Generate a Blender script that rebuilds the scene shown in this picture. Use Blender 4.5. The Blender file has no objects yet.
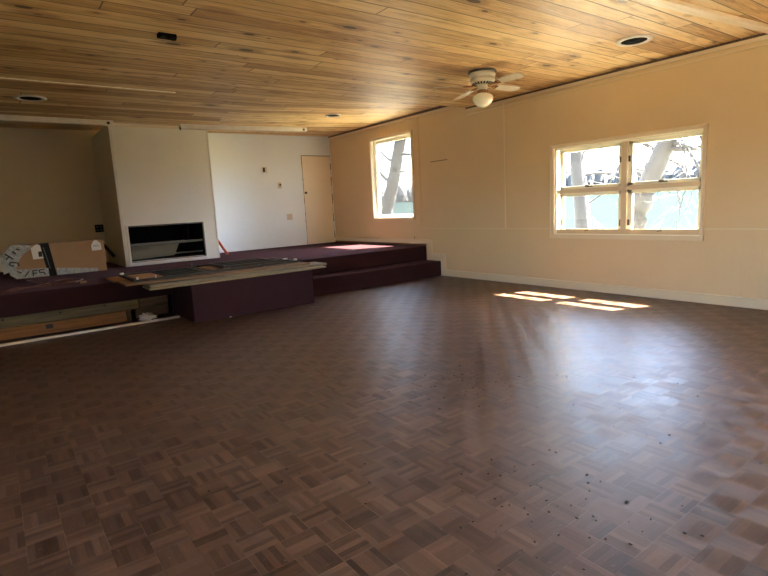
import bpy, bmesh, math, random
from mathutils import Vector, Matrix, noise
random.seed(7)
sc = bpy.context.scene
COL = sc.collection
PI = math.pi

# ------------------------------------------------------------------ nodes
class G:
    def __init__(s, name):
        s.m = bpy.data.materials.new(name); s.m.use_nodes = True
        s.t = s.m.node_tree; s.t.nodes.clear()
        s.out = s.t.nodes.new('ShaderNodeOutputMaterial')
    def n(s, typ, **kw):
        nd = s.t.nodes.new(typ)
        for k, v in kw.items(): setattr(nd, k, v)
        return nd
    def set(s, sock, v):
        if isinstance(v, bpy.types.NodeSocket): s.t.links.new(v, sock)
        elif v is not None: sock.default_value = v
    def math(s, op, a, b=None, c=None):
        nd = s.n('ShaderNodeMath', operation=op)
        s.set(nd.inputs[0], a)
        if b is not None: s.set(nd.inputs[1], b)
        if c is not None: s.set(nd.inputs[2], c)
        return nd.outputs[0]
    def add(s, a, b): return s.math('ADD', a, b)
    def sub(s, a, b): return s.math('SUBTRACT', a, b)
    def mul(s, a, b): return s.math('MULTIPLY', a, b)
    def div(s, a, b): return s.math('DIVIDE', a, b)
    def floor(s, a): return s.math('FLOOR', a)
    def frac(s, a): return s.math('FRACT', a)
    def lt(s, a, b): return s.math('LESS_THAN', a, b)
    def gt(s, a, b): return s.math('GREATER_THAN', a, b)
    def mixf(s, f, a, b):
        nd = s.n('ShaderNodeMix', data_type='FLOAT')
        s.set(nd.inputs[0], f); s.set(nd.inputs[2], a); s.set(nd.inputs[3], b); return nd.outputs[0]
    def mix(s, f, a, b, blend='MIX'):
        nd = s.n('ShaderNodeMix', data_type='RGBA', blend_type=blend)
        s.set(nd.inputs[0], f); s.set(nd.inputs[6], a if isinstance(a, bpy.types.NodeSocket) else (*a, 1))
        s.set(nd.inputs[7], b if isinstance(b, bpy.types.NodeSocket) else (*b, 1)); return nd.outputs[2]
    def xyz(s, x, y, z):
        nd = s.n('ShaderNodeCombineXYZ'); s.set(nd.inputs[0], x); s.set(nd.inputs[1], y); s.set(nd.inputs[2], z); return nd.outputs[0]
    def coords(s):
        tc = s.n('ShaderNodeNewGeometry'); sp = s.n('ShaderNodeSeparateXYZ'); s.t.links.new(tc.outputs['Position'], sp.inputs[0])
        return tc.outputs['Position'], sp.outputs[0], sp.outputs[1], sp.outputs[2]
    def noise(s, vec, scale=5, detail=3, rough=.5):
        nd = s.n('ShaderNodeTexNoise'); s.set(nd.inputs['Vector'], vec); nd.inputs['Scale'].default_value = scale
        nd.inputs['Detail'].default_value = detail; nd.inputs['Roughness'].default_value = rough; return nd.outputs[0]
    def white(s, vec):
        nd = s.n('ShaderNodeTexWhiteNoise', noise_dimensions='3D'); s.set(nd.inputs['Vector'], vec); return nd.outputs[0], nd.outputs[1]
    def ramp(s, f, stops):
        nd = s.n('ShaderNodeValToRGB'); e = nd.color_ramp.elements
        while len(e) < len(stops): e.new(.5)
        for el, (p, c) in zip(e, stops):
            el.position = p; el.color = (*c, 1) if not isinstance(c, (int, float)) else (c, c, c, 1)
        s.set(nd.inputs[0], f); return nd.outputs[0]
    def smooth(s, f, a, b):
        nd = s.n('ShaderNodeMapRange', interpolation_type='SMOOTHSTEP'); s.set(nd.inputs[0], f)
        nd.inputs[1].default_value = a; nd.inputs[2].default_value = b; return nd.outputs[0]
    def bump(s, h, strength=.3, dist=.01):
        nd = s.n('ShaderNodeBump'); nd.inputs['Strength'].default_value = strength; nd.inputs['Distance'].default_value = dist
        s.set(nd.inputs['Height'], h); return nd.outputs[0]
    def bsdf(s, col, rough=.5, normal=None, **kw):
        b = s.n('ShaderNodeBsdfPrincipled')
        s.set(b.inputs['Base Color'], col if isinstance(col, bpy.types.NodeSocket) else (*col, 1))
        s.set(b.inputs['Roughness'], rough)
        if normal is not None: s.set(b.inputs['Normal'], normal)
        for k, v in kw.items(): s.set(b.inputs[k.replace('_', ' ')], v)
        s.t.links.new(b.outputs[0], s.out.inputs[0]); return b

def plain(name, col, rough=.5, var=.12, scale=6, bump=0, bscale=60, **kw):
    g = G(name); P, x, y, z = g.coords()
    f = g.noise(P, scale, 4)
    c = g.mix(f, tuple(v*(1-var) for v in col), tuple(min(1, v*(1+var)) for v in col))
    nrm = g.bump(g.noise(P, bscale, 3), bump, .01) if bump else None
    g.bsdf(c, rough, nrm, **kw); return g.m

def wood(name, col, dark, axis='x', rough=.6, scale=1.0):
    g = G(name); P, x, y, z = g.coords()
    k = {'x': (1.6, 22, 22), 'y': (22, 1.6, 22), 'z': (22, 22, 1.6)}[axis]
    v = g.xyz(g.mul(x, k[0]*scale), g.mul(y, k[1]*scale), g.mul(z, k[2]*scale))
    f = g.noise(v, 1.5, 5, .6)
    c = g.ramp(f, [(.3, dark), (.62, col)])
    g.bsdf(c, rough, g.bump(f, .15, .004)); return g.m

M = {}
# parquet
def parquet():
    g = G('parquet'); P, x, y, z = g.coords(); T = .130
    X = g.div(g.add(x, 10*T - 2.027), T); Y = g.div(g.add(y, 50*T - .833), T)
    tx, ty = g.floor(X), g.floor(Y)
    par = g.math('FLOORED_MODULO', g.add(tx, ty), 2.0)
    u, v = g.frac(X), g.frac(Y)
    along = g.mixf(par, u, v); across = g.mixf(par, v, u)
    fi = g.floor(g.mul(across, 5.0))
    r1, c1 = g.white(g.xyz(tx, ty, g.add(fi, .5)))
    r2, _ = g.white(g.xyz(tx, ty, 77.3))
    gv = g.xyz(g.mul(along, 1.1), g.mul(across, 13.0), g.add(g.mul(r2, 90.0), g.mul(r1, 31.0)))
    grain = g.noise(gv, 1.9, 6, .7)
    tone = g.add(g.mul(r1, .38), g.add(g.mul(r2, .24), g.mul(grain, .46)))
    col = g.ramp(tone, [(.15, (.023, .011, .006)), (.42, (.060, .030, .0175)), (.68, (.103, .054, .032)), (1.0, (.165, .094, .057))])
    big = g.noise(P, .9, 4, .6)
    col = g.mix(g.mul(g.smooth(big, .48, .75), .40), col, (.11, .072, .046))
    # joints
    ea = g.math('ABSOLUTE', g.sub(g.frac(g.mul(across, 5.0)), .5))
    fj = g.smooth(ea, .44, .5)
    eu = g.math('MAXIMUM', g.math('ABSOLUTE', g.sub(u, .5)), g.math('ABSOLUTE', g.sub(v, .5)))
    tj = g.smooth(eu, .484, .5)
    jr, _ = g.white(g.xyz(tx, ty, 5.5))
    jcol = g.mix(g.gt(jr, .45), (.03, .016, .01), (.20, .13, .09))
    col = g.mix(g.mul(fj, .3), col, (.04, .02, .012))
    col = g.mix(g.mul(tj, .55), col, jcol)
    # scuffs of dust
    sc_ = g.noise(P, 34, 2, .5)
    col = g.mix(g.mul(g.smooth(sc_, .66, .78), .25), col, (.24, .18, .13))
    tl = g.add(g.mul(g.sub(u, .5), g.sub(r2, .5)), g.mul(g.sub(v, .5), g.sub(jr, .5)))
    h = g.sub(g.add(g.add(g.mul(grain, .4), g.mul(r1, .25)), g.mul(tl, .55)), g.add(g.mul(fj, .06), g.mul(tj, .12)))
    nrm = g.bump(h, .42, .004)
    rough = g.add(.25, g.add(g.mul(big, .12), g.add(g.mul(grain, .12), g.add(g.mul(par, .05), g.mul(r2, .05)))))
    b = g.bsdf(col, rough, nrm)
    b.inputs['Specular IOR Level'].default_value = .42
    b.inputs['Anisotropic'].default_value = .3
    g.set(b.inputs['Tangent'], g.xyz(g.sub(1.0, par), par, 0.0))
    return g.m
M['parquet'] = parquet()

def pine():
    g = G('pine_boards'); P, x, y, z = g.coords(); W = .165
    yy = g.div(g.add(g.add(y, 20*W), g.mul(x, .012)), W); row = g.floor(yy); fv = g.frac(yy)
    rr, _ = g.white(g.xyz(row, 3.7, 1.1))
    L = 3.7
    xx = g.div(g.add(g.add(x, 40.0), g.mul(rr, 9.0)), L); colm = g.floor(xx); fu = g.frac(xx)
    r, rc = g.white(g.xyz(row, colm, 2.2))
    v = g.xyz(g.mul(x, 1.3), g.mul(fv, 4.2), g.add(g.mul(r, 60.0), g.mul(row, 3.3)))
    warp = g.noise(v, 1.0, 2, .5)
    v2 = g.xyz(g.mul(x, 1.1), g.add(g.mul(fv, 9.0), g.mul(warp, 7.0)), g.add(g.mul(r, 60.0), g.mul(row, 3.3)))
    grain = g.noise(v2, 1.7, 4, .6)
    tone = g.add(g.mul(grain, .72), g.mul(r, .34))
    col = g.ramp(tone, [(.22, (.22, .10, .032)), (.42, (.52, .30, .115)), (.60, (.76, .53, .24)), (.85, (.88, .70, .40))])
    # pale sap patches / streaks
    st = g.noise(g.xyz(g.mul(x, .9), g.mul(y, 9.0), r), 1.0, 3, .6)
    col = g.mix(g.mul(g.smooth(st, .55, .75), .45), col, (.72, .56, .34))
    st2 = g.noise(g.xyz(g.mul(x, 1.3), g.mul(y, 14.0), g.add(r, 9.0)), 1.0, 3, .6)
    col = g.mix(g.mul(g.smooth(st2, .54, .70), .6), col, (.28, .125, .04))
    # knots
    def knots(sx, sy, thr, seed):
        vo = g.n('ShaderNodeTexVoronoi', feature='F1'); vo.inputs['Scale'].default_value = 1
        vo.inputs['Randomness'].default_value = .95
        g.set(vo.inputs['Vector'], g.xyz(g.mul(x, sx), g.add(g.mul(y, sy), seed), seed))
        sp = g.n('ShaderNodeSeparateColor'); g.set(sp.inputs[0], vo.outputs['Color'])
        rad = g.mul(sp.outputs[0], thr)
        core = g.smooth(g.sub(rad, vo.outputs['Distance']), 0.0, .035)
        halo = g.smooth(g.sub(g.mul(rad, 2.6), vo.outputs['Distance']), 0.0, .2)
        return core, halo
    k1, h1 = knots(1.9, 4.4, .17, 3.1)
    k2, h2 = knots(3.6, 8.0, .15, 8.4)
    col = g.mix(g.mul(h1, .55), col, (.26, .11, .035)); col = g.mix(g.mul(h2, .4), col, (.28, .13, .045))
    col = g.mix(g.mul(k1, .92), col, (.035, .016, .008)); col = g.mix(g.mul(k2, .85), col, (.05, .022, .01))
    ev = g.math('ABSOLUTE', g.sub(fv, .5)); gap = g.smooth(ev, .44, .482)
    gr, _ = g.white(g.xyz(row, 8.8, 0.3))
    gap = g.mul(gap, g.add(.55, g.mul(gr, .45)))
    eu = g.math('ABSOLUTE', g.sub(fu, .5)); endj = g.smooth(eu, .4975, .4995)
    gaps = g.math('MAXIMUM', gap, g.mul(endj, .9))
    col = g.mix(g.mul(gaps, .92), col, (.05, .022, .01))
    h = g.sub(g.mul(grain, .1), gaps)
    g.bsdf(col, .5, g.bump(h, .5, .006)); return g.m
M['pine'] = pine()

def paint(name, c0, c1, bead=False):
    g = G(name); P, x, y, z = g.coords()
    f = g.noise(P, 1.3, 4, .6); c = g.mix(f, c0, c1)
    f2 = g.noise(P, 9, 3); c = g.mix(g.mul(g.smooth(f2, .6, .8), .12), c, tuple(v*.8 for v in c0))
    h = g.noise(P, 45, 2)
    if bead:
        gy = g.frac(g.div(y, .085)); gr = g.smooth(g.math('ABSOLUTE', g.sub(gy, .5)), .40, .5)
        h = g.sub(g.mul(h, .1), gr)
        nrm = g.bump(h, .35, .004)
    else: nrm = g.bump(h, .06, .004)
    g.bsdf(c, .55, nrm); return g.m
M['wall_warm'] = paint('cream_paint_warm', (.65, .485, .285), (.72, .55, .34))
M['wall_bead'] = paint('cream_beadboard', (.65, .485, .285), (.72, .55, .34), True)
M['wall_back'] = paint('white_cream_paint', (.80, .88, .93), (.85, .92, .96))
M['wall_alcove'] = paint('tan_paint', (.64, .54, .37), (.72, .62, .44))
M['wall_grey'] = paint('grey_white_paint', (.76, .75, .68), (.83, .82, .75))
M['door'] = paint('cream_door', (.84, .76, .63), (.90, .82, .69))
M['trim'] = paint('cream_trim', (.70, .58, .41), (.76, .64, .46))
M['sash'] = paint('ivory_sash', (.86, .83, .68), (.92, .89, .75))
M['white'] = plain('white_enamel', (.72, .70, .66), .45)
M['white_dirty'] = plain('dusty_white', (.62, .57, .50), .6, .2, 12)

def carpet():
    g = G('plum_carpet'); P, x, y, z = g.coords()
    f = g.noise(P, 3, 4, .6); f2 = g.noise(P, 160, 2)
    c = g.mix(f, (.031, .0125, .0145), (.053, .023, .0265))
    c = g.mix(g.mul(f2, .5), c, (.055, .027, .031))
    b = g.bsdf(c, 1.0, g.bump(f2, .6, .006), Sheen_Weight=.05, Sheen_Roughness=.4, Sheen_Tint=(.95, .5, .52, 1)); b.inputs['Specular IOR Level'].default_value = .04
    return g.m
M['carpet'] = carpet()
M['black'] = plain('black_metal', (.006, .006, .006), .8, Specular_IOR_Level=.1)
M['dark_grey'] = plain('dark_grey_metal', (.016, .015, .014), .7, Specular_IOR_Level=.2)
M['panel_grey'] = plain('grey_green_panel', (.075, .08, .07), .35, .2)
M['bar_grey'] = plain('grey_bar', (.09, .095, .09), .35)
M['card'] = plain('cardboard', (.34, .20, .10), .8, .1, 5, .05, 90)
M['card_in'] = plain('cardboard_dark', (.15, .085, .045), .85)
M['paper'] = plain('white_paper', (.70, .69, .66), .7, .06)
M['ink'] = plain('black_ink', (.02, .02, .022), .6)
M['strap'] = plain('black_strap', (.008, .008, .009), .6, .2, 30, .3, 40, Specular_IOR_Level=.2)
def film():
    g = G('printed_plastic_film'); P, x, y, z = g.coords()
    f = g.noise(P, 14, 3); c = g.mix(f, (.26, .27, .26), (.50, .51, .50))
    g.bsdf(c, .3, g.bump(g.noise(P, 26, 3), .6, .02)); return g.m
M['film'] = film()
M['cord'] = plain('orange_brown_cord', (.11, .03, .015), .45, .3, 20)
M['orange'] = plain('red_orange_plastic', (.72, .10, .03), .4)
M['joist_pale'] = wood('pale_joist', (.15, .12, .06), (.085, .065, .032))
M['joist_orange'] = wood('orange_joist', (.26, .11, .028), (.12, .05, .011))
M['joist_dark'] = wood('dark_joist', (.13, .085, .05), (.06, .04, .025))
M['plank_pale'] = wood('pale_plank', (.30, .245, .15), (.20, .155, .085))
M['plank_grey'] = wood('grey_brown_plank', (.22, .185, .12), (.13, .105, .065))
M['plank_brown'] = wood('brown_plank', (.22, .12, .055), (.12, .06, .03))
M['plank_orange'] = wood('orange_plank', (.48, .23, .075), (.30, .13, .04))
M['frame_dark'] = wood('dark_frame_wood', (.03, .02, .014), (.014, .01, .008))
M['batten'] = wood('pale_batten', (.86, .76, .60), (.76, .64, .46))
M['brown_trim'] = wood('red_brown_trim', (.20, .085, .045), (.12, .05, .028), 'y')
M['ivory'] = plain('ivory_plastic', (.66, .60, .48), .4)
M['brass'] = plain('aged_brass', (.30, .15, .06), .35, .2, 20, Metallic=.8)
M['fan_metal'] = plain('cream_fan_metal', (.55, .50, .42), .35)
M['fan_dark'] = plain('fan_dark_slot', (.05, .04, .03), .5)
M['blade'] = plain('pale_cane_blade', (.52, .46, .36), .5, .25, 40, .2, 120)
M['globe'] = plain('milky_glass', (.80, .74, .60), .18, .04, Transmission_Weight=0.0, Subsurface_Weight=.2)
M['latch'] = plain('dark_latch_metal', (.10, .085, .06), .35, Metallic=.6)
M['crumb'] = plain('dark_crumbs', (.02, .014, .012), .7)
M['grass'] = plain('dry_lawn', (.12, .11, .07), .9, .3, 2)
M['bark'] = plain('pale_bark', (.0095, .011, .0125), .95, .35, 14, .8, 25)
M['far_trees'] = plain('far_shore_trees', (.0075, .0115, .0145), .95, .35, .25)

M['bank'] = plain('pale_bank', (.0045, .0085, .0088), .95, .2, .1, Specular_IOR_Level=0.0)
def lake():
    g = G('lake_water'); P, x, y, z = g.coords()
    f = g.noise(P, .7, 3)
    g.bsdf((.0042, .0085, .0090), .9, g.bump(f, .25, .1), Specular_IOR_Level=0.0); return g.m
M['lake'] = lake()

def glass():
    g = G('dusty_window_glass'); P, x, y, z = g.coords()
    tr = g.n('ShaderNodeBsdfTransparent'); gl = g.n('ShaderNodeBsdfGlossy'); gl.inputs['Roughness'].default_value = .02
    df = g.n('ShaderNodeBsdfTranslucent'); df.inputs[0].default_value = (.85, .9, .95, 1)
    fr = g.n('ShaderNodeFresnel'); fr.inputs[0].default_value = 1.45
    m1 = g.n('ShaderNodeMixShader'); g.set(m1.inputs[0], g.mul(fr.outputs[0], .8)); g.t.links.new(tr.outputs[0], m1.inputs[1]); g.t.links.new(gl.outputs[0], m1.inputs[2])
    sp = g.noise(P, 60, 3, .6)
    dirt = g.add(.0008, g.mul(g.smooth(sp, .5, .75), .004))
    m2 = g.n('ShaderNodeMixShader'); g.set(m2.inputs[0], dirt); g.t.links.new(m1.outputs[0], m2.inputs[1]); g.t.links.new(df.outputs[0], m2.inputs[2])
    g.t.links.new(m2.outputs[0], g.out.inputs[0]); return g.m
M['glass'] = glass()

# ------------------------------------------------------------------ mesh helpers
def B(): return bmesh.new()
def box(bm, x0, x1, y0, y1, z0, z1):
    x0, x1 = min(x0, x1), max(x0, x1); y0, y1 = min(y0, y1), max(y0, y1); z0, z1 = min(z0, z1), max(z0, z1)
    v = [bm.verts.new(p) for p in ((x0,y0,z0),(x1,y0,z0),(x1,y1,z0),(x0,y1,z0),(x0,y0,z1),(x1,y0,z1),(x1,y1,z1),(x0,y1,z1))]
    for f in ((0,3,2,1),(4,5,6,7),(0,1,5,4),(1,2,6,5),(2,3,7,6),(3,0,4,7)): bm.faces.new([v[i] for i in f])
    return v
def prism(bm, poly, vec):
    a = [bm.verts.new(p) for p in poly]; b = [bm.verts.new(Vector(p)+Vector(vec)) for p in poly]
    n = len(poly)
    bm.faces.new(list(reversed(a))); bm.faces.new(b)
    for i in range(n): bm.faces.new((a[i], a[(i+1)%n], b[(i+1)%n], b[i]))
    bmesh.ops.recalc_face_normals(bm, faces=bm.faces[:])
def beam(bm, p0, p1, w, h, up=(0,0,1)):
    p0, p1 = Vector(p0), Vector(p1); d = (p1-p0).normalized(); s = d.cross(Vector(up)).normalized(); u = s.cross(d)
    q = [p0 + s*a*w/2 + u*b*h/2 for a, b in ((-1,-1),(1,-1),(1,1),(-1,1))]
    prism(bm, q, p1-p0)
def tube(bm, pts, rad, n=8, cap=True):
    pts = [Vector(p) for p in pts]; rings = []
    rad = rad if isinstance(rad, (list, tuple)) else [rad]*len(pts)
    ref = Vector((0,0,1))
    for i, p in enumerate(pts):
        d = (pts[min(i+1, len(pts)-1)]-pts[max(i-1, 0)]).normalized()
        r0 = ref if abs(d.dot(ref)) < .95 else Vector((1,0,0))
        a = d.cross(r0).normalized(); b = d.cross(a)
        rings.append([bm.verts.new(p+(a*math.cos(2*PI*k/n)+b*math.sin(2*PI*k/n))*rad[i]) for k in range(n)])
    for r, s in zip(rings, rings[1:]):
        for k in range(n): bm.faces.new((r[k], r[(k+1)%n], s[(k+1)%n], s[k]))
    if cap:
        bm.faces.new(rings[0]); bm.faces.new(list(reversed(rings[-1])))
    bmesh.ops.recalc_face_normals(bm, faces=bm.faces[:])
def lathe(bm, prof, c, n=32):
    c = Vector(c); rings = []
    for r, z in prof:
        rings.append([bm.verts.new(c+Vector((max(r,1e-4)*math.cos(2*PI*k/n), max(r,1e-4)*math.sin(2*PI*k/n), z))) for k in range(n)])
    for r, s in zip(rings, rings[1:]):
        for k in range(n): bm.faces.new((r[k], r[(k+1)%n], s[(k+1)%n], s[k]))
    bm.faces.new(rings[0]); bm.faces.new(rings[-1])
    bmesh.ops.recalc_face_normals(bm, faces=bm.faces[:])
def wloc(o):
    v = Vector((0,0,0))
    while o: v = v + o.location; o = o.parent
    return v
def obj(name, bm, mat, parent=None, bevel=0, smooth=False):
    me = bpy.data.meshes.new(name)
    if parent:
        off = wloc(parent)
        for v in bm.verts: v.co -= off
    bm.to_mesh(me); bm.free()
    for m in (mat if isinstance(mat, list) else [mat]): me.materials.append(m)
    o = bpy.data.objects.new(name, me); COL.objects.link(o)
    if parent: o.parent = parent
    if bevel:
        md = o.modifiers.new('bevel', 'BEVEL'); md.width = bevel; md.segments = 2; md.limit_method = 'ANGLE'
    if smooth:
        for p in me.polygons: p.use_smooth = True
    return o
def tag(o, label, cat, group=None, kind=None):
    o['label'] = label; o['category'] = cat
    if group: o['group'] = group
    if kind: o['kind'] = kind
    return o
def thing(name, label, cat, loc=(0,0,0), group=None, kind=None):
    o = bpy.data.objects.new(name, None); o.empty_display_size = .1; COL.objects.link(o); o.location = loc
    return tag(o, label, cat, group, kind)
def origin(o, p):
    p = Vector(p); o.data.transform(Matrix.Translation(-p)); o.location = p; return o
def struct(name, bm, mat, label, cat, bevel=0):
    return tag(obj(name, bm, mat, None, bevel), label, cat, kind='structure')
def boxes(*bs):
    bm = B()
    for b in bs: box(bm, *b)
    return bm

# ------------------------------------------------------------------ dimensions (metres)
XR = 6.26; XL = -2.6; YR = -2.4; YB = 10.2; YA = 10.6; YC = 9.05
CX0, CX1 = 1.65, 3.15
ZS = .515; YS = 6.98
ZL = 2.715

# ------------------------------------------------------------------ floor and ceiling
struct('floor', boxes((XL-.2, XR+.2, YR-.2, YA+.2, -.12, 0)), M['parquet'], 'worn brown finger-block parquet floor of the big room', 'floor')

def cz(x, y):
    # underside of the old, uneven ceiling beyond the joint
    t = max(0, min(1, (x-3.2)/(XR-3.2)))
    a = ZL + .135*t; b = ZL + .125*t; c = 2.81 + .02*t
    if y < 8.9: return a + (b-a)*(y-6.3)/2.6
    return b + (c-b)*min(1.3, (y-8.9)/1.3)
def jy(x): return 6.62 if x < 1.97 else 6.62 - (x-1.97)*.150
bm = B()
xs = [XL-.2, 0, 1.97, 3.2, 4.2, 5.2, XR, XR+.2]
def quad(a, b, c, d): bm.faces.new([bm.verts.new(p) for p in (a, b, c, d)])
for x0, x1 in zip(xs, xs[1:]):
    quad((x0, YR-.2, ZL), (x0, jy(x0), ZL), (x1, jy(x1), ZL), (x1, YR-.2, ZL))
    quad((x0, jy(x0), ZL), (x0, jy(x0), cz(x0, jy(x0))+.001), (x1, jy(x1), cz(x1, jy(x1))+.001), (x1, jy(x1), ZL))
    for k in range(3):
        ya = [lambda x: jy(x), lambda x: 8.9, lambda x: YB][k]; yb = [lambda x: 8.9, lambda x: YB, lambda x: YA+.2][k]
        quad((x0, ya(x0), cz(x0, ya(x0))), (x0, yb(x0), cz(x0, yb(x0))), (x1, yb(x1), cz(x1, yb(x1))), (x1, ya(x1), cz(x1, ya(x1))))
# top side
quad((xs[0], YR-.2, 3.05), (xs[-1], YR-.2, 3.05), (xs[-1], YA+.2, 3.05), (xs[0], YA+.2, 3.05))
bmesh.ops.remove_doubles(bm, verts=bm.verts[:], dist=.0005)
bmesh.ops.recalc_face_normals(bm, faces=bm.faces[:])
struct('ceiling', bm, M['pine'], 'knotty honey pine board ceiling', 'ceiling')

# ------------------------------------------------------------------ walls
W1 = (2.535, 4.415, .745, 1.905)   # window_1 opening y0 y1 z0 z1
W2 = (7.405, 8.665, 1.025, 2.545)
W3 = (-2.2, .35, .40, 2.5)  # unseen right-wall window, added for more daylight and sun bounce indoors
W4 = (-1.9, 2.4, .95, 2.35)    # unseen left-wall window, added to brighten the room: y0 y1 z0 z1
def holed(bm, x0, x1, y0, y1, z0, z1, holes):
    """slab in the plane of the right wall with rectangular holes"""
    ys = sorted({y0, y1, *[h[0] for h in holes], *[h[1] for h in holes]}); ys = [y for y in ys if y0 <= y <= y1]
    zs = sorted({z0, z1, *[h[2] for h in holes], *[h[3] for h in holes]}); zs = [z for z in zs if z0 <= z <= z1]
    for a, b in zip(ys, ys[1:]):
        for c, d in zip(zs, zs[1:]):
            my, mz = (a+b)/2, (c+d)/2
            if any(h[0] < my < h[1] and h[2] < mz < h[3] for h in holes): continue
            box(bm, x0, x1, a, b, c, d)
bm = B(); bb = B()
holed(bm, XR+.012, XR+.16, YR-.2, YA+.2, -.1, 3.0, [W1, W2, W3])
# painted upper panels, proud of the wainscot
holed(bm, XR, XR+.012, YR-.2, 5.274, .822, 2.95, [W1, W3])
holed(bm, XR, XR+.012, 5.286, 7.205, .822, 2.95, [])
holed(bm, XR, XR+.012, 7.325, YB+.3, 1.035, 2.95, [W2])
box(bm, XR-.004, XR+.012, 7.21, 7.32, .845, 2.95)
wr = struct('wall_right', bm, M['wall_warm'], 'long tan-cream panelled wall with the two windows', 'wall')
bmesh_low = boxes((XR+.004, XR+.0125, YR, 7.21, 0, .395), (XR+.004, XR+.0125, 1.0, 7.21, .395, .819), (XR+.004, XR+.0125, 7.21, YB, .4, 1.03))
obj('wainscot', bmesh_low, M['wall_bead'], wr)
obj('seam_strip', boxes((XR-.006, XR+.01, 5.27, 5.29, .822, 2.70)), M['trim'], wr)
obj('ledge', boxes((XR-.004, XR+.011, 1.4, 2.5, .818, .832), (XR-.003, XR+.011, 4.48, 7.2, .818, .829)), M['trim'], wr)
obj('slit', boxes((XR-.0012, XR+.004, 6.50, 6.93, 1.966, 1.976)), M['frame_dark'], wr)
tg = obj('wall_tear', boxes((XR-.002, XR+.003, 7.44, 7.50, .60, .607), (XR-.002, XR+.003, 7.435, 7.442, .60, .68)), M['brown_trim'], wr)
tr1 = struct('trim_1', boxes((XR-.03, XR, YR, 6.02, ZL-.06, ZL-.022), (XR-.014, XR, YR, 6.02, ZL-.11, ZL-.098)), M['trim'], 'cream strip moulding along the top of the right wall nearest the camera', 'moulding')
tr2 = struct('trim_2', boxes((XR-.03, XR, 6.06, YB, 2.765, 2.805)), M['trim'], 'cream strip moulding over the tall far window', 'moulding')
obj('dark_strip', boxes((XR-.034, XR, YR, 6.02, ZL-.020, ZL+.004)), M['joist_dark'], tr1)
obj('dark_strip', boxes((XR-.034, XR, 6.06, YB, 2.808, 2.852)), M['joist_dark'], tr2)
# baseboards
struct('baseboard_right', boxes((XR-.018, XR+.01, YR, 6.60, 0, .105), (XR-.026, XR+.01, YR, 6.60, .088, .108)), M['trim'], 'cream baseboard along the right wall on the parquet', 'baseboard', .003)
bm = boxes((XR-.018, XR+.01, 6.60, 6.72, 0, .38), (XR-.018, XR+.01, 6.72, 7.09, .258, .38), (XR-.018, XR+.01, 6.97, 7.09, .38, .62),
           (XR-.026, XR+.01, 6.59, 6.61, .1, .385), (XR-.026, XR+.01, 6.59, 6.98, .37, .385), (XR-.026, XR+.01, 6.96, 6.98, .37, .62))
struct('trim_3', bm, M['trim'], 'cream skirting board climbing the carpeted steps at the wall', 'skirting', .002)
struct('baseboard_stage', boxes((XR-.018, XR+.01, 7.09, YB, ZS+.02, ZS+.11), (XR-.024, XR+.01, 7.09, YB, ZS+.095, ZS+.112)), M['trim'], 'cream baseboard on the raised platform below the tall window', 'baseboard', .003)
struct('trim_4', boxes((XR-.022, XR+.01, 7.09, YB, ZS, ZS+.03)), M['brown_trim'], 'red-brown strip between platform carpet and baseboard', 'trim')
# back walls
wb = struct('wall_back', boxes((CX1-.2, XR+.16, YB, YB+.14, 0, 3.0)), M['wall_back'], 'white back wall right of the chimney breast', 'wall')
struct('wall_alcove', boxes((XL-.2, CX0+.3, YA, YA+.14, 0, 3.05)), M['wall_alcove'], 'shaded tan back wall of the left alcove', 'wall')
struct('wall_left', boxes((XL-.16, XL, YR-.2, W4[0], -.1, 3.05), (XL-.16, XL, W4[1], YA+.2, -.1, 3.05), (XL-.16, XL, W4[0], W4[1], -.1, W4[2]), (XL-.16, XL, W4[0], W4[1], W4[3], 3.05)), M['wall_alcove'], 'plain left wall outside the photo', 'wall')
struct('wall_rear', boxes((XL-.2, XR+.16, YR-.16, YR, -.1, 3.05)), M['wall_alcove'], 'plain wall behind the camera', 'wall')
# chimney breast with an opening
NX0, NX1, NZ0, NZ1 = 1.735, 2.915, .565, 1.145; ND = .55
bm = boxes((CX0, NX0, YC, YA, 0, 2.72), (NX1, CX1, YC, YA, 0, 2.72), (NX0, NX1, YC, YA, NZ1, 2.72), (NX0, NX1, YC, YA, 0, NZ0), (NX0, NX1, YC+ND, YA, NZ0, NZ1))
ch = struct('wall_chimney', bm, M['wall_grey'], 'off-white chimney breast with a low wide black recess', 'chimney breast')
obj('corner_bead', boxes((CX0-.006, CX0+.028, YC-.008, YC+.03, ZS, 2.70)), M['white'], ch)
obj('corner_bead', boxes((CX1-.016, CX1+.006, YC-.006, YC+.02, ZS, 2.70)), M['white'], ch)
obj('top_strip', boxes((CX0+.03, CX1, YC-.012, YC+.005, 2.675, 2.712)), M['trim'], ch)
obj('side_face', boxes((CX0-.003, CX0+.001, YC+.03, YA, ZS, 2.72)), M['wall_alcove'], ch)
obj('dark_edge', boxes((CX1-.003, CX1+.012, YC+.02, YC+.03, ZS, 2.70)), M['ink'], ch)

# door panel in the back wall
DX0, DX1, DZ1 = 5.515, 6.235, 2.42
d = thing('door_1', 'flush cream door panel in the far right corner with dark cracks at its edges', 'door', (5.88, YB, ZS), kind='structure')
obj('door_leaf', boxes((DX0+.012, DX1-.014, YB-.006, YB+.002, ZS+.006, DZ1-.012)), M['door'], d)
bm = B()
zz = ZS
while zz < DZ1-.02:
    l = random.uniform(.05, .16); w = random.choice((.004, .006, .008, .011))
    box(bm, DX0+.012-w, DX0+.012, YB-.004, YB+.001, zz, min(DZ1, zz+l)); zz += l
zz = ZS+.1
while zz < DZ1-.02:
    l = random.uniform(.05, .14); w = random.choice((.006, .01, .014, .02))
    box(bm, DX1-.014, DX1-.014+w, YB-.005, YB+.001, zz, min(DZ1, zz+l)); zz += l+random.choice((0, 0, .03))
box(bm, DX0, DX1, YB-.004, YB+.001, DZ1-.013, DZ1+.001)
obj('edge_gap', bm, M['joist_dark'], d)
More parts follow.
